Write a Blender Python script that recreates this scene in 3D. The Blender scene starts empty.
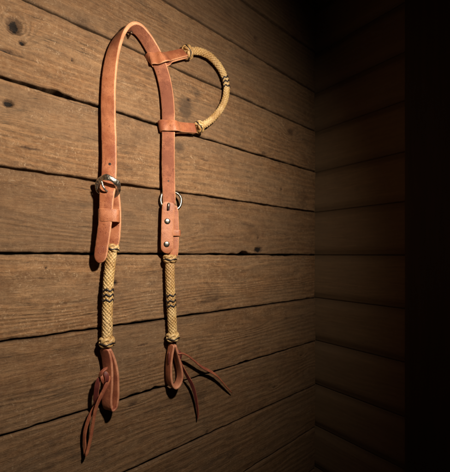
import bpy, math, random
import numpy as np
random.seed(7); rng = np.random.RandomState(11)
sc = bpy.context.scene
col = sc.collection
# ------------------------------------------------------------------ camera model
F, CX, HY, D = 308.0, 225.0, 254.5, 0.381
k = math.hypot(373, 308)
RT = np.array([373/k, -308/k, 0.0]); FW = np.array([308/k, 373/k, 0.0]); UP = np.array([0, 0, 1.0])
CAM = np.array([0, -D, 0.0]); OUT = np.array([0, -1.0, 0])
def W(px, py, off=0.0):
    r = FW*F + RT*(px-CX) + UP*(HY-py)
    return CAM + r*((D-off)/r[1])
cd = bpy.data.cameras.new('camera'); cam = bpy.data.objects.new('camera', cd); col.objects.link(cam)
cam.location = CAM
cam.rotation_euler = (math.pi/2, 0, -math.atan2(FW[0], FW[1]))
cd.sensor_fit = 'HORIZONTAL'; cd.sensor_width = 36; cd.lens = 36*F/450
cd.shift_y = (HY-236)/450; cd.clip_start = .01; cd.clip_end = 50
cd.dof.use_dof = True; cd.dof.focus_distance = .395; cd.dof.aperture_fstop = 9
sc.camera = cam
# ------------------------------------------------------------------ node helpers
def new_mat(name):
    m = bpy.data.materials.new(name); m.use_nodes = True
    nt = m.node_tree; nt.nodes.clear()
    out = nt.nodes.new('ShaderNodeOutputMaterial'); b = nt.nodes.new('ShaderNodeBsdfPrincipled')
    nt.links.new(b.outputs[0], out.inputs[0])
    return m, nt, b
class NT:
    def __init__(s, nt): s.nt = nt
    def n(s, t, **kw):
        x = s.nt.nodes.new(t)
        for a, v in kw.items(): setattr(x, a, v)
        return x
    def l(s, a, b): s.nt.links.new(a, b)
    def inp(s, sock, v):
        if isinstance(v, (int, float)): sock.default_value = v
        elif isinstance(v, (tuple, list)): sock.default_value = v
        else: s.l(v, sock)
    def math(s, op, a, b=0.0, c=0.0, clamp=False):
        x = s.n('ShaderNodeMath', operation=op, use_clamp=clamp)
        s.inp(x.inputs[0], a); s.inp(x.inputs[1], b); s.inp(x.inputs[2], c); return x.outputs[0]
    def vmul(s, v, sc_):
        x = s.n('ShaderNodeVectorMath', operation='MULTIPLY'); s.inp(x.inputs[0], v); x.inputs[1].default_value = sc_; return x.outputs[0]
    def noise(s, v, scale=1, detail=4, rough=.5, dist=0):
        x = s.n('ShaderNodeTexNoise'); s.inp(x.inputs['Vector'], v)
        x.inputs['Scale'].default_value = scale; x.inputs['Detail'].default_value = detail
        x.inputs['Roughness'].default_value = rough; x.inputs['Distortion'].default_value = dist
        return x.outputs[0]
    def ramp(s, f, a, b):           # smooth 0..1 between a and b
        x = s.n('ShaderNodeMapRange', interpolation_type='SMOOTHSTEP'); s.inp(x.inputs[0], f)
        x.inputs[1].default_value = a; x.inputs[2].default_value = b; return x.outputs[0]
    def mix(s, f, a, b, bt='MIX'):
        x = s.n('ShaderNodeMix', data_type='RGBA', blend_type=bt)
        s.inp(x.inputs[0], f); s.inp(x.inputs[6], a); s.inp(x.inputs[7], b); return x.outputs[2]
    def bump(s, h, st, dist, normal=None):
        x = s.n('ShaderNodeBump'); x.inputs['Strength'].default_value = st; x.inputs['Distance'].default_value = dist
        s.inp(x.inputs['Height'], h)
        if normal is not None: s.l(normal, x.inputs['Normal'])
        return x.outputs[0]
def C(r, g, b): return (r, g, b, 1)
# ------------------------------------------------------------------ weathered board material
def wood_mat(name, contrast=1.0, soft=False):
    m, nt, b = new_mat(name); N = NT(nt)
    gc = N.n('ShaderNodeAttribute', attribute_name='gc').outputs['Vector']
    ph = N.n('ShaderNodeAttribute', attribute_name='ph').outputs['Fac']
    tn = N.n('ShaderNodeAttribute', attribute_name='tone').outputs['Fac']
    kn = N.n('ShaderNodeAttribute', attribute_name='knot').outputs['Fac']
    ed = N.n('ShaderNodeAttribute', attribute_name='edge_dark').outputs['Fac']
    warp = N.noise(N.vmul(gc, (5, 1, 22)), 1, 3, .5)
    ring = N.math('SINE', N.math('MULTIPLY', N.math('ADD', ph, N.math('MULTIPLY', warp, 3.0)), 6.2832))
    ring = N.ramp(ring, -.9, 1.0)
    jit = N.n('ShaderNodeVectorMath', operation='ADD'); N.l(gc, jit.inputs[0])
    jn = N.n('ShaderNodeTexNoise'); N.l(N.vmul(gc, (30, 1, 60)), jn.inputs['Vector']); jn.inputs['Scale'].default_value = 1; jn.inputs['Detail'].default_value = 3
    jv = N.n('ShaderNodeVectorMath', operation='MULTIPLY'); N.l(jn.outputs['Color'], jv.inputs[0]); jv.inputs[1].default_value = (.02, 0, .006); N.l(jv.outputs[0], jit.inputs[1])
    g2 = jit.outputs[0]
    fib = N.noise(N.vmul(g2, (22, 1, 420)), 1, 7, .7)
    fib2 = N.noise(N.vmul(g2, (70, 1, 1300)), 1, 5, .7)
    big = N.noise(N.vmul(gc, (9, 1, 20)), 1, 6, .62)
    blot = N.noise(N.vmul(gc, (40, 1, 80)), 1, 8, .75, .15)
    grit = N.noise(N.vmul(gc, (500, 1, 620)), 1, 5, .75)
    mott = N.noise(N.vmul(gc, (170, 1, 110)), 1, 7, .75, .0)
    c = N.mix(N.ramp(fib, .30, .70), C(.135, .062, .026), C(.340, .184, .086))
    rmask = N.math('MULTIPLY', ring, N.math('MULTIPLY', N.ramp(big, .28, .56), .78*contrast))
    c = N.mix(rmask, c, C(.105, .052, .024))
    c = N.mix(N.math('MULTIPLY', N.ramp(big, .40, .70), .55), c, C(.35, .212, .112))
    c = N.mix(N.math('MULTIPLY', N.ramp(mott, .40, .72), .50*contrast), c, C(.39, .25, .138))
    c = N.mix(N.math('MULTIPLY', N.ramp(blot, .50, .72), .70*contrast), c, C(.080, .044, .023))
    c = N.mix(N.math('MULTIPLY', N.ramp(grit, .50, .70), .50*contrast), c, C(.075, .040, .021))
    c = N.mix(N.math('MULTIPLY', N.ramp(fib2, .57, .72), .55*contrast), c, C(.065, .036, .019))
    fl = N.noise(N.vmul(g2, (150, 1, 520)), 1, 5, .7); fm = N.ramp(N.noise(N.vmul(gc, (22, 1, 40)), 1, 4, .6), .34, .62)
    c = N.mix(N.math('MULTIPLY', N.math('MULTIPLY', N.ramp(fl, .54, .68), fm), .50*contrast), c, C(.42, .30, .19))
    c = N.mix(N.math('MULTIPLY', N.ramp(fl, .46, .32), .65*contrast), c, C(.085, .05, .030))
    # long drying cracks
    ck = N.noise(N.vmul(g2, (8, 1, 190)), 1, 3, .5); ck = N.math('ABSOLUTE', N.math('SUBTRACT', ck, .5))
    ckm = N.math('MULTIPLY', N.math('SUBTRACT', 1.0, N.ramp(ck, .0, .014)), N.ramp(N.noise(N.vmul(gc, (14, 1, 50)), 1, 3, .5), .49, .60))
    c = N.mix(N.math('MULTIPLY', ckm, .8*contrast), c, C(.03, .018, .011))
    # pale scuffs and saw marks
    s1 = N.noise(N.vmul(g2, (520, 1, 190)), 1, 6, .78, .15)
    s2 = N.noise(N.vmul(gc, (30, 1, 34)), 1, 5, .65)
    scf = N.math('MULTIPLY', N.ramp(s1, .55, .66), N.ramp(s2, .44, .60))
    s3 = N.noise(N.vmul(g2, (110, 1, 380)), 1, 6, .75)
    scf2 = N.math('MULTIPLY', N.ramp(s3, .56, .70), N.math('ADD', N.math('MULTIPLY', N.ramp(s2, .4, .6), .6), .25))
    c = N.mix(N.math('MULTIPLY', N.math('MAXIMUM', scf, scf2), .85*contrast), c, C(.56, .41, .27))
    # grey weathering, wandering over boards
    gw = N.ramp(N.noise(N.vmul(gc, (5, 1, 14)), 1, 5, .6), .42, .62)
    c = N.mix(N.math('MULTIPLY', gw, .28), c, C(.175, .125, .083))
    dk_ = N.ramp(N.noise(N.vmul(gc, (11, 1, 16)), 1, 7, .68), .54, .70)
    c = N.mix(N.math('MULTIPLY', dk_, .68*contrast), c, C(.062, .036, .021))
    st = N.n('ShaderNodeAttribute', attribute_name='dark_patch').outputs['Fac']  # darker elliptical patches at set places on the boards
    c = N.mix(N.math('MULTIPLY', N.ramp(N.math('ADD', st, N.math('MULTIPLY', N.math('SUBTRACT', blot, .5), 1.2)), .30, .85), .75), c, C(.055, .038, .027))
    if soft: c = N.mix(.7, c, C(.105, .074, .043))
    c = N.mix(N.math('MULTIPLY', tn, 1.0), c, C(.085, .049, .027))
    kj = N.math('ADD', kn, N.math('MULTIPLY', N.math('SUBTRACT', N.noise(N.vmul(gc, (260, 1, 420)), 1, 6, .75), .5), 1.3))
    c = N.mix(N.math('MULTIPLY', N.math('MULTIPLY', N.ramp(kj, .10, .55), N.ramp(kn, .02, .25)), .75), c, C(.060, .032, .018))
    c = N.mix(N.math('MULTIPLY', N.ramp(kj, .66, .86), N.ramp(kn, .3, .6)), c, C(.008, .005, .004))
    c = N.mix(N.math('MULTIPLY', ed, .5), c, C(.05, .031, .019))  # darker along board edges and down their gap sides, wider on smooth boards
    N.l(c, b.inputs['Base Color'])
    b.inputs['Roughness'].default_value = .72; b.inputs['Specular IOR Level'].default_value = .3
    h = N.math('ADD', N.math('MULTIPLY', fib, 1.0), N.math('MULTIPLY', ring, -.35))
    h = N.math('ADD', h, N.math('MULTIPLY', grit, .5)); h = N.math('ADD', h, N.math('MULTIPLY', s1, .35))
    h = N.math('ADD', h, N.math('MULTIPLY', blot, .9)); h = N.math('ADD', h, N.math('MULTIPLY', fl, .8))
    N.l(N.bump(h, .75 if not soft else .25, .0012), b.inputs['Normal'])
    return m
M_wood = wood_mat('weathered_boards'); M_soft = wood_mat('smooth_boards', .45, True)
m, nt, b = new_mat('dark_backing'); b.inputs['Base Color'].default_value = C(.012, .009, .007); b.inputs['Roughness'].default_value = .95; M_back = m
# ------------------------------------------------------------------ leather etc.
def leather(name, c1, c2, c3, rough=.40, bump=.45, pores=900, edge_dark=None):
    m, nt, b = new_mat(name); N = NT(nt)
    co = N.n('ShaderNodeTexCoord').outputs['Object']
    a = N.noise(co, 90, 6, .6); f = N.noise(co, pores, 4, .65); g = N.noise(co, 34, 5, .6, .4)
    c = N.mix(N.ramp(a, .35, .65), C(*c1), C(*c2))
    w = N.noise(co, 28, 6, .68, .3); c = N.mix(N.math('MULTIPLY', N.ramp(w, .42, .62), .68), c, C(c3[0]*1.15, c3[1]*1.1, c3[2]*1.15))
    sp = N.noise(co, 330, 3, .6); c = N.mix(N.math('MULTIPLY', N.ramp(sp, .60, .70), .6), c, C(c3[0]*.7, c3[1]*.6, c3[2]*.6))
    c = N.mix(N.math('MULTIPLY', N.ramp(f, .53, .7), .55), c, C(*c3))
    c = N.mix(N.math('MULTIPLY', N.ramp(g, .52, .70), .55), c, C(*c3))
    N.l(c, b.inputs['Base Color'])
    r = N.math('ADD', N.math('MULTIPLY', a, .3), rough-.15); N.l(r, b.inputs['Roughness'])
    b.inputs['Specular IOR Level'].default_value = .45
    h = N.math('ADD', f, N.math('MULTIPLY', a, .8)); N.l(N.bump(h, bump, .0007), b.inputs['Normal'])
    return m
M_smooth = leather('saddle_leather', (.39, .140, .066), (.49, .196, .100), (.19, .053, .027))
M_flesh = leather('rough_flesh_side', (.33, .118, .064), (.42, .165, .092), (.15, .048, .027), .8, .9, 1100)
M_edge = leather('cut_leather_edge', (.60, .29, .155), (.68, .37, .21), (.42, .18, .09), .55, .4, 700)
M_oiled = leather('oiled_leather', (.33, .105, .058), (.42, .150, .080), (.17, .042, .028), .45, .5)
M_oedge = leather('oiled_leather_edge', (.46, .20, .12), (.56, .26, .16), (.28, .095, .055), .5, .4)
M_lace = leather('lace_leather', (.46, .175, .092), (.36, .11, .06), (.17, .040, .032), .5, .5)
M_burg = leather('burgundy_lace', (.13, .028, .026), (.17, .038, .032), (.07, .014, .014), .5, .4)
M_raw = leather('rawhide', (.58, .395, .165), (.70, .525, .275), (.30, .165, .055), .42, .3, 500)
M_black = leather('black_strand', (.022, .017, .018), (.035, .026, .026), (.012, .01, .012), .45, .3)
def metal(name, c, r, eng=0):
    m, nt, b = new_mat(name); N = NT(nt)
    co = N.n('ShaderNodeTexCoord').outputs['Object']
    a = N.noise(co, 320, 4, .6)
    b.inputs['Metallic'].default_value = 1
    N.l(N.mix(N.ramp(a, .45, .7), C(*c), C(c[0]*.35, c[1]*.32, c[2]*.28)), b.inputs['Base Color'])
    b.inputs['Roughness'].default_value = r
    if eng:
        v = N.n('ShaderNodeTexVoronoi', feature='SMOOTH_F1'); N.l(co, v.inputs['Vector']); v.inputs['Scale'].default_value = 420
        N.l(N.bump(v.outputs[0], eng, .0008), b.inputs['Normal'])
    return m
M_silver = metal('engraved_silver', (.66, .62, .56), .38, .8)
M_chrome = metal('polished_nickel', (.34, .32, .29), .32, .15)
M_iron = metal('rusty_iron', (.16, .10, .07), .6)
# ------------------------------------------------------------------ object helpers
def mesh_obj(name, V, Fs, mats, parent=None, midx=None, smooth=True):
    me = bpy.data.meshes.new(name)
    me.from_pydata([tuple(map(float, v)) for v in V], [], Fs)
    for mm in mats: me.materials.append(mm)
    if midx is not None: me.polygons.foreach_set('material_index', midx)
    me.polygons.foreach_set('use_smooth', [smooth]*len(me.polygons)); me.update()
    o = bpy.data.objects.new(name, me); col.objects.link(o)
    if parent is not None:
        o.parent = parent
        o.matrix_parent_inverse = world(parent).inverted()
    return o
def world(o):
    from mathutils import Matrix
    mm = Matrix.Translation(o.location) if o.parent is None else Matrix.Identity(4)
    return mm if o.parent is None else Matrix.Identity(4)
def tag(o, label, cat, kind=None, group=None):
    o['label'] = label
    if cat: o['category'] = cat
    if kind: o['kind'] = kind
    if group: o['group'] = group
class MB:
    def __init__(s): s.V = []; s.F = []; s.M = []
    def add(s, V, Fs, M):
        o = len(s.V); s.V += list(V); s.F += [tuple(i+o for i in f) for f in Fs]; s.M += list(M)
    def build(s, name, mats, parent=None, smooth=True): return mesh_obj(name, s.V, s.F, mats, parent, s.M, smooth)
def nrm(v):
    v = np.asarray(v, float); return v/max(np.linalg.norm(v), 1e-12)
def catmull(P, n, closed=False):
    P = np.asarray(P, float); out = []; L = len(P)
    for i in range(L if closed else L-1):
        g = (lambda j: P[j % L]) if closed else (lambda j: P[min(max(j, 0), L-1)])
        p0, p1, p2, p3 = g(i-1), g(i), g(i+1), g(i+2)
        for q in range(n):
            t = q/n
            out.append(.5*((2*p1)+(-p0+p2)*t+(2*p0-5*p1+4*p2-p3)*t*t+(-p0+3*p1-3*p2+p3)*t**3))
    if not closed: out.append(P[-1])
    return np.array(out)
def tangents(P, closed=False):
    if closed: T = np.roll(P, -1, 0)-np.roll(P, 1, 0)
    else: T = np.gradient(P, axis=0)
    return T/np.linalg.norm(T, axis=1)[:, None]
def strip(P, Wd, wid, th, closed=False, round_ends=(0, 0), wob=.0, seed=1):
    """leather ribbon: rounded rectangular section; +N face mat0, -N face mat1, edges mat2"""
    P = np.asarray(P); n = len(P); T = tangents(P, closed)
    wid = np.broadcast_to(np.asarray(wid, float), (n,)).copy(); 
    s = np.concatenate([[0], np.cumsum(np.linalg.norm(np.diff(P, axis=0), axis=1))]); L = s[-1]
    for i in range(n):
        for e, r in ((s[i], round_ends[0]), (L-s[i], round_ends[1])):
            if r > 0 and e < r: wid[i] *= math.sqrt(max(1-(1-e/r)**2, .012))
    r_ = np.random.RandomState(seed)
    kn_ = r_.randn(max(4, int(L/.004))+3)*wob
    mb = MB(); V = []
    for i in range(n):
        w = nrm(Wd[i]-np.dot(Wd[i], T[i])*T[i]); N = nrm(np.cross(w, T[i]))
        j = np.interp(s[i]/max(L, 1e-9)*(len(kn_)-1), range(len(kn_)), kn_) if not closed else 0
        a = wid[i]/2*(1+j); c = th/2; bv = min(c*.75, a*.6)
        sec = []
        for (sx, sy, a0) in ((1, 1, 0), (-1, 1, 90), (-1, -1, 180), (1, -1, 270)):
            for q in range(4):
                g = math.radians(a0+q*30)
                sec.append((sx*(a-bv)+bv*math.cos(g), sy*(c-bv)+bv*math.sin(g)))
        V += [P[i]+w*x+N*y for x, y in sec]
    K = 16; Fs = []; Ms = []
    # segment between q and q+1 : q=3 -> +N flat, q=7 -> left edge, q=11 -> -N flat, q=15 -> right edge
    mm = [2, 2, 0, 0, 0, 2, 2, 2, 2, 2, 1, 1, 1, 2, 2, 2]
    for i in range(n if closed else n-1):
        for q in range(K):
            a0 = i*K+q; a1 = i*K+(q+1) % K; j = (i+1) % n
            Fs.append((a0, j*K+q, j*K+(q+1) % K, a1)); Ms.append(mm[q])
    if not closed:
        Fs.append(tuple(range(K))); Ms.append(2); Fs.append(tuple((n-1)*K+q for q in reversed(range(K)))); Ms.append(2)
    mb.add(V, Fs, Ms); return mb
def strap(ctrl, th, n=10, **kw):
    """ctrl: (px, py, off, t_deg, width)"""
    A = catmull([(c[0], c[1], c[2]*1000, c[3], c[4]*1000) for c in ctrl], n)
    P = np.array([W(a[0], a[1], a[2]/1000) for a in A]); T = tangents(P); Wd = []
    for i, a in enumerate(A):
        S = nrm(np.cross(T[i], OUT)); t = math.radians(a[3]); Wd.append(math.cos(t)*S+math.sin(t)*OUT)
    return strip(P, Wd, A[:, 4]/1000, th, **kw), P, Wd
def frames(P, closed=False, ref=None):
    T = tangents(P, closed); r = nrm(ref if ref is not None else np.cross(T[0], (.3, -1, .2)))
    A = []; B = []
    for t in T:
        r = nrm(r-np.dot(r, t)*t); A.append(r); B.append(np.cross(t, r))
    return T, np.array(A), np.array(B)
def tube(mb, P, rad, K=12, closed=False, mat=0, caps=True):
    P = np.asarray(P); T, A, B = frames(P, closed); n = len(P); rad = np.broadcast_to(rad, (n,))
    V = [P[i]+rad[i]*(math.cos(2*math.pi*q/K)*A[i]+math.sin(2*math.pi*q/K)*B[i]) for i in range(n) for q in range(K)]
    Fs = [(i*K+q, i*K+(q+1) % K, ((i+1) % n)*K+(q+1) % K, ((i+1) % n)*K+q) for i in range(n if closed else n-1) for q in range(K)]
    if not closed and caps: Fs += [tuple(reversed(range(K))), tuple((n-1)*K+q for q in range(K))]
    mb.add(V, Fs, [mat]*len(Fs))
def flat_strand(mb, P, Nn, wid, th, closed=False, mat=0):
    """lens-like flat strand lying with its normal along Nn"""
    P = np.asarray(P); n = len(P); T = tangents(P, closed); V = []; K = 8
    for i in range(n):
        nn = nrm(Nn[i]-np.dot(Nn[i], T[i])*T[i]); w = np.cross(T[i], nn)
        for q in range(K):
            g = 2*math.pi*q/K; cx, cy = math.cos(g), math.sin(g)
            V.append(P[i]+w*(wid/2*np.sign(cx)*abs(cx)**.7)+nn*(th/2*cy))
    Fs = [(i*K+q, i*K+(q+1) % K, ((i+1) % n)*K+(q+1) % K, ((i+1) % n)*K+q) for i in range(n if closed else n-1) for q in range(K)]
    mb.add(V, Fs, [mat]*len(Fs))
class Axis:
    def __init__(s, ctrl):
        A = catmull([(c[0], c[1], c[2]*1000) for c in ctrl], 24)
        s.P = np.array([W(a[0], a[1], a[2]/1000) for a in A]); s.s = np.concatenate([[0], np.cumsum(np.linalg.norm(np.diff(s.P, axis=0), axis=1))])
        s.L = s.s[-1]; s.T, s.A, s.B = frames(s.P, ref=np.array([1, 0, 0.01]) if abs(tangents(s.P)[0][2]) > .6 else np.array([0, -1, .0]))
    def at(s, l):
        f = lambda X: np.array([np.interp(l, s.s, X[:, j]) for j in range(3)])
        p = f(s.P)
        if l < 0: p = s.P[0]+s.T[0]*l
        if l > s.L: p = s.P[-1]+s.T[-1]*(l-s.L)
        return p, nrm(f(s.T)), nrm(f(s.A)), nrm(f(s.B))
    def cyl(s, l, th, r):
        p, t, a, b = s.at(l); d = math.cos(th)*a+math.sin(th)*b
        return p+d*r, d
def braid(ax, R, n=8, pitch=None, taper=0):
    mb = MB(); pitch = pitch or 2*math.pi*R*1.05
    tube(mb, ax.P, R*.86, 16, mat=0)
    steps = max(40, int(ax.L/(pitch/(2*n))*7))
    for sg in (1, -1):
        for kk in range(n):
            P = []; Nn = []; dj = random.uniform(-.07, .07); hj = random.uniform(-.00015, .00022); wj = random.uniform(.60, .74); pj = random.uniform(0, 6)
            for i in range(steps+1):
                l = ax.L*i/steps; c = 2*n*l/pitch
                th = sg*2*math.pi*l/pitch+2*math.pi*kk/n+dj+.06*math.sin(l*420+pj)
                p, d = ax.cyl(l, th, R*(1.0-.03)+hj+sg*.00055*math.cos(math.pi*c)); P.append(p); Nn.append(d)
            flat_strand(mb, P, Nn, 2*math.pi*R/n*wj, .0012)
    return mb
def zigzag(ax, l0, R, waves=5, amp=.0014, wid=.0021, th=.0011):
    mb = MB(); P = []; Nn = []
    for i in range(waves*12):
        g = 2*math.pi*i/(waves*12); tri = 2/math.pi*math.asin(math.sin(waves*g))
        p, d = ax.cyl(l0+amp*tri, g, R); P.append(p); Nn.append(d)
    flat_strand(mb, P, Nn, wid, th, closed=True); return mb
def knot(ax, l0, R, H, leads=3, bights=5, wid=.0038, lines=(0,), tilt=0):
    """woven ring knot with black line"""
    mb = MB(); q = 14
    tube(mb, [ax.at(l0+H*(-1+2*i/q)*.9)[0] for i in range(q+1)], [R*(.74+.22*math.sin(math.pi*i/q)**.6) for i in range(q+1)], 18)
    st = leads*bights*12; P = []; Nn = []
    for i in range(st):
        g = 2*math.pi*leads*i/st; z = math.cos(bights/leads*g)
        rr = R*(.80+.22*math.sqrt(max(0, 1-(z*.9)**2)))+.0007*math.sin(2*bights/leads*g)
        p, d = ax.cyl(l0+H*.82*z, g, rr); p2, t, _, _ = ax.at(l0); P.append(p); Nn.append(nrm(d+t*z*.7))
    flat_strand(mb, P, Nn, wid, .0021, closed=True)
    for ln in lines:
        P = []; Nn = []
        for i in range(96):
            g = 2*math.pi*i/96; tri = 2/math.pi*math.asin(math.sin(4*g))
            z = ln+.22*tri
            rr = R*(.80+.22*math.sqrt(max(0, 1-min(1, abs(z)*.9)**2)))+.0013
            p, d = ax.cyl(l0+H*.82*z, g, rr); P.append(p); Nn.append(d)
        flat_strand(mb, P, Nn, .0016, .0012, closed=True, mat=1)
    return mb
# ------------------------------------------------------------------ board walls
def vn1(x, sc_, seed):
    r = np.random.RandomState(seed).rand(4096); u = np.asarray(x)/sc_+500; i = np.floor(u).astype(int); f = u-i; f = f*f*(3-2*f)
    return r[i % 4096]*(1-f)+r[(i+1) % 4096]*f-.5
def vn2(x, z, sx, sz, seed):
    r = np.random.RandomState(seed).rand(256, 256); u = x/sx+300; v = z/sz+300
    i = np.floor(u).astype(int); j = np.floor(v).astype(int); f = u-i; g = v-j; f = f*f*(3-2*f); g = g*g*(3-2*g)
    a = r[i % 256, j % 256]; b_ = r[(i+1) % 256, j % 256]; c_ = r[i % 256, (j+1) % 256]; d_ = r[(i+1) % 256, (j+1) % 256]
    return (a*(1-f)+b_*f)*(1-g)+(c_*(1-f)+d_*f)*g-.5

def xz(px, py):
    p = W(px, py, 0); return p[0], p[2]
# measured seams (left wall), two points each
SE = [((242, 0), (315, 52)), ((165, 0), (315, 92)), ((22, 0), (315, 131)), ((0, 77), (315, 172)), ((0, 166), (315, 212)),
      ((0, 253), (315, 255)), ((0, 343), (315, 298)), ((0, 437), (315, 341)), ((127, 472), (315, 385)), ((247, 472), (315, 427))]
lines = []
for a, b_ in SE:
    (x0, z0), (x1, z1) = xz(*a), xz(*b_); s_ = (z1-z0)/(x1-x0)
    s_ = max(-.02, min(.02, s_)); lines.append((z1, s_))
XC = xz(315, 255)[0]
pz = lines[1][0]-lines[0][0]
zs = [l for l in lines]
for i in range(1, 7):
    zs.insert(0, (lines[0][0]+.0885*i+.003*math.sin(i), 0)); zs.append((lines[-1][0]-.0885*i, 0))
zs = zs[::-1]                                         # bottom to top
KN = [  # px, py, rx(m), rz(m), phase amplitude, darkness
    (13.5, 26, .0052, .0075, 5, .95), (22, 43, .0026, .0026, .8, 1.0), (8, 103, .0042, .0030, 1.0, 1.0),
    (12, 312, .05, .013, 4, 0), (290, 132, .009, .007, 3, .55), (263, 153, .006, .004, 1.5, .5), (255, 38, .005, .005, 1.5, .5), (188, 100, .003, .0025, .8, .85),
    (281, 189, .003, .003, .8, .7), (259, 250, .010, .0045, 1.2, 1.0), (301, 355, .005, .004, 1.5, .4), (274, 387, .005, .003, 1.2, .5),
    (150, 232, .04, .012, 3, 0), (230, 330, .06, .010, 3, 0), (40, 130, .06, .012, 2.5, 0), (60, 380, .05, .012, 3, 0), (207, 432, .003, .003, .6, .6),
    (115, 283, .003, .003, .8, .9), (72, 60, .0012, .002, .2, 1), (196, 188, .0013, .0012, .1, 1), (258, 238, .0018, .0016, .2, 1), (46, 268, .0012, .001, .1, 1), (30, 148, .009, .0016, .5, .75), (215, 300, .008, .0012, .4, .7), (143, 345, .006, .0012, .4, .7), (70, 415, .010, .0014, .4, .7), (8, 52, .012, .0012, .4, .9), (205, 160, .010, .0011, .3, .6), (250, 280, .08, .01, 3, 0), (190, 30, .05, .012, 3, 0), (133, 404, .006, .0025, 1, .7), (40, 210, .05, .011, 2.5, 0)]
KW = [(*xz(a, b_), c, d, e, f) for a, b_, c, d, e, f in KN]
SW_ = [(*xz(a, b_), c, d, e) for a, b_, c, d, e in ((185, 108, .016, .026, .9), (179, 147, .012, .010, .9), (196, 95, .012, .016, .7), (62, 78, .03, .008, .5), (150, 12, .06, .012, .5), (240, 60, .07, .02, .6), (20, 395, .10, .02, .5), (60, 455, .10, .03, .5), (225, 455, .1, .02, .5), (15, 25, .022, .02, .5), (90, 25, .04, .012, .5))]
CH = [(60, 91, .015, .0020), (245, 249.5, .013, .0035), (133, 392, .009, .0022), (150, 386, .012, .0028), (243, 361, .011, .0026), (110, 186, .02, .0018), (282, 258, .03, .0012)]
CW = [(*xz(a, b_), c, d) for a, b_, c, d in CH]
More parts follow.
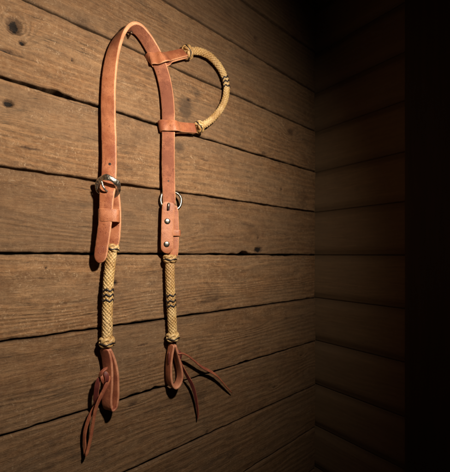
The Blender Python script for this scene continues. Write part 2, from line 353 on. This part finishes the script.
def board_wall(name, x_lo, x_hi, fine, seams, mat, soft, tf, flip=False):
    Vs = []; Fs_ = []; gc = []; PH = []; TN = []; KNT = []; ED = []; PATCH = []; base = 0
    xs = np.unique(np.concatenate([np.arange(x_lo, fine[0], .012), np.arange(fine[0], fine[1], .0016), np.arange(fine[1], x_hi, .012), [x_hi]]))
    for bi in range(len(seams)-1):
        (za, sa), (zb, sb) = seams[bi], seams[bi+1]; seed = 31*bi+(500 if soft else 5)
        r = np.random.RandomState(seed)
        u0 = XC if not soft else 0
        bot = za+sa*(xs-u0); top = zb+sb*(xs-u0)
        if soft:
            gap = .0005; e0 = bot+gap+0*xs; e1 = top-gap+0*xs
        else:
            e0 = bot+.0009+.0010*np.abs(vn1(xs, .05, seed))+.0011*vn1(xs, .011, seed+1)+.0005*vn1(xs, .004, seed+2)
            e1 = top-.0009-.0010*np.abs(vn1(xs, .06, seed+3))-.0011*vn1(xs, .013, seed+4)-.0005*vn1(xs, .004, seed+5)
            for cx, cz, cw, chh in CW:
                g = np.exp(-((xs-cx)/cw)**4)*chh*(.8+1.2*vn1(xs, .008, seed+9))
                if abs(np.interp(cx, xs, bot)-cz) < .012: e0 = e0+g*(.9 if cz > np.interp(cx, xs, bot) else .25)
                if abs(np.interp(cx, xs, top)-cz) < .012: e1 = e1-g*(.9 if cz <= np.interp(cx, xs, top) else .25)
        nz = 58 if not soft else 40
        v = np.linspace(0, 1, nz)
        if not soft: v = .5-.5*np.cos(np.pi*v)*(.55+.45*np.abs(np.cos(np.pi*v)))   # denser at the edges
        X, Vv = np.meshgrid(xs, v, indexing='ij')
        Z = e0[:, None]*(1-Vv)+e1[:, None]*Vv
        h = e1[0]-e0[0]; dz = np.minimum(Vv, 1-Vv)*h
        if soft:
            Y = .0055*np.exp(-(dz/.0105)**2)+.0004*vn2(X, Z, .05, .03, seed)
        else:
            rr = .0022+.0012*vn1(xs, .03, seed+6)[:, None]
            q = np.clip(1-dz/rr, 0, 1); Y = rr*(1-np.sqrt(np.clip(1-q*q, 0, 1)))*1.1
            Y = Y+.0008*vn2(X, Z, .12, .03, seed)+.0005*vn2(X, Z, .03, .006, seed+3)+.0003*vn2(X, Z, .02, .0016, seed+4)
            Y = Y+(r.rand()-.5)*.0022+(Vv-.5)*(r.rand()-.5)*.004+.002*vn1(xs, .3, seed+8)[:, None]
        zc = (za+zb)/2; ro = r.rand()*20
        wv = vn2(X, Z, .09, .03, seed+12)*.010+vn2(X, Z, .03, .015, seed+13)*.003
        PHb = (Z-zc+wv*1.3)*(75+75*r.rand())*.9; KK = np.zeros_like(Z); ST = np.zeros_like(Z)
        if not soft:
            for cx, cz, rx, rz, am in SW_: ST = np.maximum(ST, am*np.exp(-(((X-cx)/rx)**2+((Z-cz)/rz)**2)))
        if not soft:
            for cx, cz, rx, rz, amp, dk in KW:
                if not (za-.002 < cz < zb+.002+.0): continue
                d2 = ((X-cx)/(rx*3.0))**2+((Z-cz)/(rz*1.9))**2
                PHb += amp*np.exp(-d2)
                if dk > 0:
                    nn = 1+.9*vn2(X, Z, .004, .003, seed+20)
                    d1 = (((X-cx)/rx)**2+((Z-cz)/rz)**2)*nn
                    g = 1/(1+np.maximum(d1, 0)**2.2); KK = np.maximum(KK, dk*g)
                    Y = Y+.0035*dk*g*(1 if dk > .85 else .15)
        WE = np.clip(1-dz/(.0022 if not soft else .014), 0, 1)
        rows = nz+2
        Vf = np.zeros((len(xs), rows, 3)); Vf[:, 1:-1, 0] = X; Vf[:, 1:-1, 1] = Y; Vf[:, 1:-1, 2] = Z
        Vf[:, 0] = Vf[:, 1]; Vf[:, -1] = Vf[:, -2]; Vf[:, 0, 1] += .016; Vf[:, -1, 1] += .016
        pad = lambda A: np.concatenate([A[:, :1], A, A[:, -1:]], 1)
        G = np.stack([pad(X)+ro, Vf[:, :, 1], pad(Z)+ro*.37], -1)
        we = pad(WE); we[:, 0] = 1; we[:, -1] = 1
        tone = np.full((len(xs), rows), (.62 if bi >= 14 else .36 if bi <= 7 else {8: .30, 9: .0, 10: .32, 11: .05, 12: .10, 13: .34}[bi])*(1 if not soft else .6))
        Vs.append(Vf.reshape(-1, 3)); gc.append(G.reshape(-1, 3)); PH.append(pad(PHb).ravel()); TN.append(tone.ravel()); KNT.append(pad(KK).ravel()); PATCH.append(pad(ST).ravel()); ED.append(we.ravel())
        I = (np.arange(len(xs)-1)[:, None]*rows+np.arange(rows-1)[None]).ravel()+base
        f = np.stack([I, I+rows, I+rows+1, I+1], -1)
        if flip: f = f[:, ::-1]
        Fs_.append(f); base += len(xs)*rows
    V = np.concatenate(Vs); Fq = np.concatenate(Fs_)
    V = tf(V)
    me = bpy.data.meshes.new(name); me.vertices.add(len(V)); me.vertices.foreach_set('co', V.astype(np.float32).ravel())
    me.loops.add(Fq.size); me.loops.foreach_set('vertex_index', Fq.astype(np.int32).ravel())
    me.polygons.add(len(Fq)); me.polygons.foreach_set('loop_start', (np.arange(len(Fq))*4).astype(np.int32))
    me.polygons.foreach_set('use_smooth', [True]*len(Fq)); me.update(calc_edges=True); me.validate()
    a = me.attributes.new('gc', 'FLOAT_VECTOR', 'POINT'); a.data.foreach_set('vector', np.concatenate(gc).astype(np.float32).ravel())
    for nm, A in (('ph', PH), ('tone', TN), ('knot', KNT), ('edge_dark', ED), ('dark_patch', PATCH)):
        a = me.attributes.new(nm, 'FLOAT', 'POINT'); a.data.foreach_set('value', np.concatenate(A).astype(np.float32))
    me.materials.append(mat)
    o = bpy.data.objects.new(name, me); col.objects.link(o); return o
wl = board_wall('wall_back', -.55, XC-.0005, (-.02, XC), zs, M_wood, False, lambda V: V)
tag(wl, 'weathered brown horizontal board wall with dark gaps and knots, behind the leather headstall', 'wall', 'structure')
END = .182
def tfr(V):                                           # local x -> -y, local y (depth) -> +x
    o = np.empty_like(V); o[:, 0] = XC+V[:, 1]; o[:, 1] = -V[:, 0]; o[:, 2] = V[:, 2]; return o
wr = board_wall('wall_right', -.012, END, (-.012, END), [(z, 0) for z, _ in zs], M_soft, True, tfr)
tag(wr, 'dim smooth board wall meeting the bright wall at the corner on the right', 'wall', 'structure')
zb0, zt0 = zs[0][0], zs[-1][0]
def box(mb, lo, hi, mat=0):
    x0, y0, z0 = lo; x1, y1, z1 = hi
    mb.add([(x0, y0, z0), (x1, y0, z0), (x1, y1, z0), (x0, y1, z0), (x0, y0, z1), (x1, y0, z1), (x1, y1, z1), (x0, y1, z1)],
           [(0, 3, 2, 1), (4, 5, 6, 7), (0, 1, 5, 4), (1, 2, 6, 5), (2, 3, 7, 6), (3, 0, 4, 7)], [mat]*6)
mb = MB(); box(mb, (-.55, .0235, zb0), (XC+.03, .03, zt0)); box(mb, (XC+.0175, -END+.001, zb0+.001), (XC+.025, .023, zt0-.001))  # black sheet added behind the boards to stand for the dark void
o = mb.build('dark_gap_sheet', [M_back], None, False); tag(o, 'black sheet added behind the boards, standing for the darkness in the gaps', 'dark backing', 'structure')
# near-black post added where the side wall fades into darkness
mb = MB(); sec = []; r_ = .013; x0, x1, y0, y1 = XC-.014, XC+.06, -.60, -.176
for cx, cy, a0 in ((x1-r_, y1-r_, 0), (x0+r_, y1-r_, 90), (x0+r_, y0+r_, 180), (x1-r_, y0+r_, 270)):
    sec += [(cx+r_*math.cos(math.radians(a0+q*15)), cy+r_*math.sin(math.radians(a0+q*15))) for q in range(7)]
n_ = len(sec); zl = np.linspace(zb0-.01, zt0+.01, 60); V = []
for z in zl:
    j = .0007*math.sin(z*31)+.0004*math.sin(z*97); V += [(x+j, y+j*.6, z) for x, y in sec]
Fs = [(i*n_+q, i*n_+(q+1) % n_, (i+1)*n_+(q+1) % n_, (i+1)*n_+q) for i in range(len(zl)-1) for q in range(n_)]+[tuple(reversed(range(n_))), tuple((len(zl)-1)*n_+q for q in range(n_))]
mb.add(V, Fs, [0]*len(Fs)); m, nt, b = new_mat('darkness_fill'); N = NT(nt); pc = N.vmul(N.n('ShaderNodeTexCoord').outputs['Object'], (160, 160, 9)); pn = N.noise(pc, 1, 6, .6)
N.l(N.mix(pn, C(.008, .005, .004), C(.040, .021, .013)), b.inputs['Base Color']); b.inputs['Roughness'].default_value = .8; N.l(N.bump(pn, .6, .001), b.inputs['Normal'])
o = mb.build('darkness_post', [m]); tag(o, 'wide near-black post added to stand for the darkness at the right edge', 'post')
# daylight showing through two thin chinks of the back wall
m, nt, b = new_mat('daylight'); b.inputs['Base Color'].default_value = C(0, 0, 0); b.inputs['Emission Color'].default_value = C(.45, .50, .66); b.inputs['Emission Strength'].default_value = .22
mb = MB()
for (pa, pb, hh) in (((138, 391), (146, 388.5), .0020), ((239, 362), (246, 359.5), .0010)):
    (xa, za), (xb, zb) = xz(*pa), xz(*pb)
    f = [(xa, .0225, za-hh), (xb, .0225, zb-hh*.6), (xb, .0225, zb+hh*.6), (xa, .0225, za+hh)]
    mb.add(f, [(0, 1, 2, 3)], [0])
o = mb.build('sky', [m], None, False); tag(o, 'two slivers of pale daylight seen through chinks between the boards', 'sky', 'structure')
# ------------------------------------------------------------------ the headstall
HS = bpy.data.objects.new('headstall', None); HS.location = W(131, 33, 0) ; HS.empty_display_size = .05; col.objects.link(HS)
tag(HS, 'russet leather one-ear headstall with braided rawhide cheeks, hanging on the board wall', 'headstall')
SW = .0172
mb, P, Wd = strap([  # tongue tip -> buckle -> crown -> right leg
    (99.8, 263, .016, 38, .0150), (101.2, 252, .016, 38, .0150), (103.2, 238, .017, 36, .0150), (104.9, 225, .018, 32, .0150), (106, 212, .0185, 34, .0155), (106.6, 200, .019, 34, .0160),
    (107.3, 191, .0195, 32, SW), (108.3, 183, .014, 30, SW), (109.2, 172, .012, 32, SW), (109.4, 155, .012, 36, SW), (109, 135, .012, 38, SW), (108.4, 115, .012, 40, SW), (108.4, 95, .012, 42, SW), (109.2, 78, .012, 46, SW),
    (111.2, 62, .0125, 52, SW), (114.2, 49, .013, 60, SW), (119, 37.5, .0135, 72, SW), (124.8, 29.8, .0138, 82, SW), (131.5, 26.8, .014, 92, SW), (138.5, 29.5, .0138, 102, SW), (145, 37, .013, 112, SW), (151, 46.5, .0125, 122, SW),
    (156.5, 57, .012, 130, SW), (161, 68.5, .012, 136, SW), (164.6, 81, .012, 140, SW), (167, 95, .012, 142, SW), (168.3, 110, .012, 143, SW), (168.5, 125, .012, 145, SW), (168.3, 145, .012, 147, SW), (168.2, 165, .012, 149, SW), (168.6, 182, .012, 150, SW), (169, 194, .0125, 150, SW), (169.2, 204, .0125, 150, SW)],
    .0044, n=8, round_ends=(.011, .0), wob=.014)
crown = mb.build('crown_strap', [M_smooth, M_flesh, M_edge], HS)
def basis(t):
    t = math.radians(t); return np.array([math.cos(t), -math.sin(t), 0]), np.array([-math.sin(t), -math.cos(t), 0])
def disc(center, R_, N_, r, h, dome=0, mat=0, K=20, U_=UP):
    mb = MB(); V = []; Fs = []; rings = [(1, 0), (1, h*.5), (.86, h*.85+dome*.3), (.55, h+dome*.75), (.25, h+dome*.95)]
    for a, z in rings: V += [center+r*a*(math.cos(2*math.pi*q/K)*R_+math.sin(2*math.pi*q/K)*U_)+N_*z for q in range(K)]
    for i in range(len(rings)-1): Fs += [(i*K+q, i*K+(q+1) % K, (i+1)*K+(q+1) % K, (i+1)*K+q) for q in range(K)]
    Fs.append(tuple((len(rings)-1)*K+q for q in range(K))); mb.add(V, Fs, [mat]*len(Fs)); return mb
def on_strap(px, py, P, Wd, th, front=True):          # nearest point of a strap surface to a pixel
    best = None
    for i in range(1, len(P)-1):
        for f in np.linspace(0, 1, 5):
            p = P[i]*(1-f)+P[i+1]*f; r = p-CAM; u = F/np.dot(r, FW)
            d = (CX+np.dot(r, RT)*u-px)**2+(HY-r[2]*u-py)**2
            if best is None or d < best[0]: best = (d, i, p)
    i, p = best[1], best[2]; T = nrm(P[i+1]-P[i-1]); w = nrm(Wd[i]-np.dot(Wd[i], T)*T); N = nrm(np.cross(w, T))
    if np.dot(N, CAM-p) < 0: N = -N
    ray = nrm(FW*F+RT*(px-CX)+UP*(HY-py)); p0 = p+N*th/2
    q = CAM+ray*(np.dot(p0-CAM, N)/np.dot(ray, N)); return q, w, N, T
for hx, hy in ((109.8, 164), (168.5, 181)):
    q, w, N, T = on_strap(hx, hy, P, Wd, .0044)
    disc(q-N*.0001, w, N, .0016 if hx < 150 else .0010, .0003, U_=T).build('punched_hole', [M_black], crown)
# stamped oval mark near the tongue tip
q, w, N, T = on_strap(101.3, 250, P, Wd, .0044); mb = MB(); K = 28
flat_strand(mb, [q+w*.0030*math.cos(2*math.pi*i/K)+T*.0050*math.sin(2*math.pi*i/K)-N*.0001 for i in range(K)], [N]*K, .0008, .0006, closed=True)
flat_strand(mb, [q+w*.0013*math.cos(2*math.pi*i/K)+T*.0030*math.sin(2*math.pi*i/K)-N*.0001 for i in range(K)], [N]*K, .0006, .0005, closed=True)
mb.build('stamped_mark', [M_oiled], crown)
# ---- left billet (behind), keeper, buckle
mb, _, _ = strap([(112.8, 247, .009, 30, .012), (114, 238, .0095, 34, .0145), (114.6, 222, .0095, 36, .0155), (114.3, 206, .010, 36, .0155), (112.8, 194, .011, 34, .0155), (111, 186, .013, 32, .0155)], .0048, n=8, round_ends=(.004, .004), wob=.012, seed=4)
cl = mb.build('billet_strap', [M_smooth, M_flesh, M_edge], HS)
def band(center, R_, N_, a, b_, height, th, n=44, pw=.45, U_=UP, wob=0):
    Pp = []
    for i in range(n):
        g = 2*math.pi*i/n; c_, s_ = math.cos(g), math.sin(g)
        Pp.append(center+R_*a*np.sign(c_)*abs(c_)**pw+N_*b_*np.sign(s_)*abs(s_)**pw)
    Pp = np.array(Pp); return strip(Pp, [U_]*n, height, th, closed=True)
R_, N_ = basis(26)
band(W(109.2, 216, .0145), R_, N_, .0108, .0078, .0150, .0022, pw=.55).build('keeper_loop', [M_smooth, M_flesh, M_edge], HS)
def buckle(center, R_, N_, U_, a, b_, rw, th, rot, tilt, arch, mat, sq=.8, top=1.0, wavy=0):
    mb = MB(); n = 64; c, s = math.cos(math.radians(rot)), math.sin(math.radians(rot)); V = []; K = 10
    for i in range(n):
        g = 2*math.pi*i/n; cc, ss = math.cos(g), math.sin(g)
        x = a*np.sign(cc)*abs(cc)**sq; y = b_*np.sign(ss)*abs(ss)**sq
        h = arch*(1-(x/a)**2)+tilt*(y/b_)
        d = nrm([x/a/a, y/b_/b_, 0]); w_ = rw*(1+(top-1)*max(0, ss))*(1+wavy*math.cos(6*g))
        for q in range(K):
            e = 2*math.pi*q/K; u = math.cos(e)*w_/2; v = math.sin(e)*th/2
            X, Y = x+d[0]*u, y+d[1]*u
            V.append(center+R_*(X*c-Y*s)+U_*(X*s+Y*c)+N_*(h+v))
    Fs = [(i*K+q, i*K+(q+1) % K, ((i+1) % n)*K+(q+1) % K, ((i+1) % n)*K+q) for i in range(n) for q in range(K)]
    mb.add(V, Fs, [0]*len(Fs)); return mb
R_, N_ = basis(14)
bc = W(107.8, 187.6, .0165)
bk = buckle(bc, R_, N_, UP, .0115, .0082, .0050, .0022, -26, .0095, .003, M_silver, top=1.4, wavy=.14).build('buckle', [M_silver], HS)
mb = MB(); tube(mb, catmull([W(101.2, 181, .024), W(103, 186, .0255), W(105, 189.5, .025), W(107.4, 191.5, .0235)], 6), [.0013]*6+[.0012]*6+[.0011]*7, 10); mb.build('prong', [M_silver], bk)
# ---- right cheek billet
mb, _, _ = strap([(172.3, 258, .009, 30, .013), (173.2, 248, .0095, 34, .0150), (173.6, 230, .0095, 34, .0150), (173.0, 214, .010, 32, .0150), (171.5, 206, .0105, 30, .0150)], .0040, n=8, round_ends=(.004, .002), wob=.012, seed=5)
mb.build('billet_strap', [M_smooth, M_flesh, M_edge], HS)
mb, P2, Wd2 = strap([(167.2, 253.5, .0145, 20, .0160), (167.0, 244, .0145, 20, .0165), (167.2, 232, .0145, 20, .0162), (167.6, 220, .0145, 20, .0165), (168.2, 210, .0155, 20, .0170), (168.9, 201.5, .0160, 20, .0165)], .0036, n=10, round_ends=(.008, .005), wob=.008, seed=6)
cr = mb.build('cheek_strap', [M_smooth, M_flesh, M_edge], HS)
for sx, sy in ((167.3, 221.2), (166.6, 244.2)):
    q, w, N, T = on_strap(sx, sy, P2, Wd2, .0036); s = disc(q, w, N, .0040, .0007, .0005, U_=T).build('screw', [M_chrome], cr)
    mb = MB(); flat_strand(mb, [q+N*.0021+w*.003*f for f in np.linspace(-1, 1, 5)], [N]*5, .0008, .0003)
q, w, N, T = on_strap(168.5, 207, P2, Wd2, .0036)
mb = MB(); flat_strand(mb, [q+T*.0046*f for f in np.linspace(-1, 1, 9)], [N]*9, .0042, .0007); mb.build('prong_slot', [M_burg], cr)
R_, N_ = basis(30)
band(W(173.8, 233, .0100), R_, N_, .0086, .0040, .0085, .0018, pw=.55).build('keeper_loop', [M_smooth, M_flesh, M_edge], HS)
R_, N_ = basis(14)
bk2 = buckle(W(171.2, 200.3, .0095), R_, N_, UP, .0142, .0122, .0036, .0026, -8, 0, .0, M_chrome).build('buckle', [M_chrome], HS)
mb = MB(); tube(mb, catmull([W(168.9, 203, .0195), W(168.6, 206, .0200), W(168.4, 209.5, .0190)], 6), [.0012]*13, 10); mb.build('prong', [M_chrome], bk2)
# ---- braided cheeks
def braided(name, ctrl, R, k0, k1, bands, sl=1.0):
    ax = Axis(ctrl); o = braid(ax, R, 6 if name == 'ear_loop' else 8).build(name, [M_raw], HS)
    knot(ax, -.001, *k0).build('ring_knot', [M_raw, M_black], o)
    knot(ax, ax.L+.001, *k1).build('ring_knot', [M_raw, M_black], o)
    def l_at(px, py):
        t = W(px, py, 0); best = min(range(len(ax.P)), key=lambda i: (lambda r: (CX+np.dot(r, RT)*F/np.dot(r, FW)-px)**2+(HY-r[2]*F/np.dot(r, FW)-py)**2)(ax.P[i]-CAM)); return ax.s[best]
    for px, py in bands: zigzag(ax, l_at(px, py), R+.0010).build('dark_band', [M_black], o)
    return o, ax
braided('braided_cheek', [(112.3, 249, .011), (110.4, 262, .011), (108.6, 280, .011), (107.8, 300, .011), (107.3, 320, .011), (107, 341, .011)], .0053,
        (.0066, .0046, 3, 5, .0036, (.35,)), (.0077, .0054, 3, 5, .0040, (.25,)), ((108.2, 289.5), (108, 294.8), (107.8, 300)))
braided('braided_cheek', [(169.9, 259.5, .011), (169.8, 270, .011), (170.2, 285, .011), (171, 300, .011), (171.8, 315, .011), (172.8, 336, .011)], .0055,
        (.0079, .0050, 3, 5, .0040, (.25,)), (.0079, .0054, 3, 5, .0040, (.3,)), ((170.8, 295.2), (171, 300.4), (171.4, 305.6)))
ear, eax = braided('ear_loop', [(188, 52.0, .013), (194, 50.8, .013), (201, 51.8, .013), (209.5, 56, .013), (217, 63.5, .013), (222.5, 72, .013), (225.8, 81, .013), (226.6, 90, .013), (225, 99.6, .013), (220.6, 109.2, .013), (214, 117, .013), (207, 122.8, .013), (199.5, 126.8, .013)], .0042,
        (.0078, .0050, 3, 5, .0046, (-.6,)), (.0073, .0050, 3, 5, .0044, (.8,)), ((225.2, 78), (226, 82.2), (226.6, 87)))
# ---- ear straps: folded round the right leg, both ends meeting in the knot
def ear_strap(leg, end, wid, t_leg, a, seed):
    c = W(leg[0], leg[1], .012); e = W(end[0], end[1], .013); Rr = nrm(e-c)
    R0, N0 = basis(t_leg); U_ = nrm(np.cross(Rr, N0)); 
    if U_[2] < 0: U_ = -U_
    N1 = nrm(np.cross(U_, Rr)); 
    if np.dot(N1, OUT) < 0: N1 = -N1
    Wl, Nl = basis(t_leg)
    bk_ = .0046
    ctrl = [e+N1*.0014, c+Rr*(a+.010)+N1*.0018, c+Wl*a*.9+Nl*.0052+Rr*.002, c+Nl*bk_, c-Wl*a*.75+Nl*.0048, c-Wl*(a+.0016), c-Wl*a*.75-Nl*.0048, c-Nl*bk_, c+Wl*a*.8-Nl*.0046, c+Rr*(a+.010)-N1*.0014, e-N1*.0014]
    P_ = catmull(ctrl, 7)
    return strip(P_, [U_]*len(P_), wid, .0024, wob=.01, seed=seed), P_, U_
m1, P3, U3 = ear_strap((157.5, 60.4), (184.5, 53.3), .0150, 48, .0100, 8)
es = m1.build('ear_strap', [M_smooth, M_flesh, M_edge], HS)
m1, P4, U4 = ear_strap((168.2, 126.8), (195, 128.6), .0142, 36, .0100, 9)
m1.build('ear_strap', [M_smooth, M_flesh, M_edge], HS)
# ---- tie ends
def hairpin(edge, off, wvec, wid, th, n=8, seed=3):
    A = catmull(edge, n); wv = nrm(wvec)
    P_ = np.array([W(a[0], a[1], off+wid*wv.dot(OUT)/2)-wv*wid/2 for a in A])
    return strip(P_, [wv]*len(P_), wid, th, wob=.01, seed=seed, round_ends=(.003, .003)), P_, wv
h2, _, _ = hairpin([(174.6, 345), (173.6, 351), (172.3, 359), (171.6, 368), (171.8, 378), (173.2, 385), (176.4, 388.6), (180.2, 386), (182.6, 379.5), (182.6, 372), (181, 364), (179, 356), (177, 349), (175.8, 345)], .012, OUT+np.array([.10, 0, 0]), .0125, .0034)
t2 = h2.build('tie_loop', [M_oedge, M_oiled, M_oedge], HS)
for f in t2.data.polygons: pass
h1, _, _ = hairpin([(108.8, 349), (111.2, 357), (112.6, 368), (112.9, 380), (112.4, 392), (111.8, 401), (112.4, 407), (114.6, 409.6), (117.4, 407), (118.8, 399), (119, 388), (118.6, 376), (117, 366), (113.8, 356), (110.4, 349)], .012, OUT+np.array([.55, 0, 0]), .0140, .0036, seed=5)
t1 = h1.build('tie_loop', [M_oiled, M_oiled, M_oedge], HS)
def lace(ctrl, parent, mats=None, th=.0017, name='lace', ends=(.003, .006), seed=1):
    mb, _, _ = strap(ctrl, th, n=8, round_ends=ends, wob=.05, seed=seed)
    mats = mats or [M_lace, M_burg, M_lace]; return mb.build(name, mats, parent)
# left laces
lace([(109.8, 376, .020, 20, .0040), (108.2, 381, .0225, 10, .0048), (105, 388, .0225, 10, .0050), (100.5, 397, .021, 15, .0050), (96.6, 406, .019, 25, .0048), (94.2, 416, .016, 30, .0048), (92.2, 428, .013, 30, .0048), (90.6, 438, .011, 30, .0048), (88.6, 447, .010, 30, .0046), (86.8, 453.5, .010, 20, .0044), (85.6, 456.5, .0095, 10, .0036)], t1, seed=2)
lace([(85.8, 456.0, .0070, 30, .0034), (84.9, 448, .0065, 50, .0042), (84.4, 438, .0075, 55, .0042), (85.6, 429, .009, 50, .0042), (88.4, 420, .011, 45, .0040), (91.8, 412, .0125, 40, .0040), (95, 405, .014, 40, .0036)], t1, seed=3)
lace([(96.2, 405.5, .012, 30, .0050), (95.9, 398, .015, 35, .0060), (96.7, 389, .017, 35, .0058), (98.2, 381, .018, 30, .0052), (100.4, 376, .0185, 25, .0040)], t1, [M_burg, M_burg, M_lace], seed=4)
lace([(99.6, 377, .019, 60, .0040), (101.5, 372.8, .022, 70, .0044), (104, 370, .0225, 80, .0046), (107.6, 367.6, .021, 80, .0044)], t1, th=.0022, seed=5)
lace([(104.2, 371.5, .0215, 0, .0040), (106.4, 375, .0235, 0, .0052), (106.8, 380, .0235, 0, .0050), (104.8, 383.5, .021, 0, .0040)], t1, [M_burg, M_burg, M_lace], seed=6, th=.0024)
lace([(101.6, 374, .020, 10, .0046), (102.8, 379, .0215, 10, .0052), (103.6, 384, .0195, 10, .0040)], t1, [M_oiled, M_oiled, M_lace], seed=7, th=.0024)
# right laces
lace([(177.5, 354, .017, 80, .0040), (181, 353.2, .018, 75, .0044), (187.5, 355.6, .016, 70, .0042), (194.5, 361, .014, 60, .0040), (202, 367.2, .012, 40, .0042), (210.5, 371.6, .011, 35, .0046), (217.5, 376.5, .010, 50, .0042), (224.5, 384.5, .008, 60, .0036), (232, 393, .006, 60, .0020)], t2, ends=(.002, .012), seed=8)
lace([(179.4, 360, .015, 110, .0036), (182.5, 367, .015, 120, .0044), (187, 375.5, .012, 130, .0046), (191.6, 384, .010, 140, .0048), (195, 394, .009, 140, .0044), (197, 405, .008, 130, .0038), (198, 413, .007, 120, .0032), (197.8, 419.5, .006, 120, .0022)], t2, ends=(.002, .010), seed=9)
lace([(169.3, 351.5, .0135, 60, .0024), (168.9, 357, .0145, 60, .0034), (168.8, 364.5, .0140, 60, .0030)], t2, [M_burg, M_burg, M_burg], seed=10)
lace([(178.0, 350, .016, 20, .0036), (180.4, 354.5, .018, 10, .0044), (180.0, 360, .016, 10, .0036)], t2, [M_burg, M_burg, M_lace], seed=11, th=.0022)
# ---- nail that carries the crown
tp = W(131.5, 30.2, .014)
mb = MB(); nx, nz_ = tp[0], tp[2]-.0018
tube(mb, [(nx, .004, nz_-.0016), (nx, -.008, nz_-.0010), (nx, -.0135, nz_-.0006), (nx, -.0138, nz_-.0006)], [.0011, .0011, .0011, .0016], 12)
tube(mb, [(nx, -.0137, nz_-.0006), (nx, -.0145, nz_-.0005)], [.0019, .0017], 12)
o = mb.build('nail', [M_iron], None); tag(o, 'small rusty nail in the wall under the top of the leather loop', 'nail')
# ------------------------------------------------------------------ light
def spot(name, loc, tgt, power, size, blend, colr, rad):
    from mathutils import Vector
    ld = bpy.data.lights.new(name, 'SPOT'); ld.energy = power; ld.spot_size = math.radians(size); ld.spot_blend = blend
    ld.color = colr; ld.shadow_soft_size = rad; o = bpy.data.objects.new(name, ld); col.objects.link(o)
    o.location = loc; o.rotation_euler = (Vector(tgt)-Vector(loc)).to_track_quat('-Z', 'Y').to_euler(); return o
spot('key_lamp', (.165, -.35, .19), (.098, 0, .100), 11.0, 145, 1.0, (1, .845, .655), .014)
w_ = bpy.data.worlds.new('World'); sc.world = w_; w_.use_nodes = True
w_.node_tree.nodes['Background'].inputs[0].default_value = (1, .8, .6, 1); w_.node_tree.nodes['Background'].inputs[1].default_value = .006
sc.view_settings.view_transform = 'Standard'; sc.view_settings.look = 'None'; sc.view_settings.exposure = 0
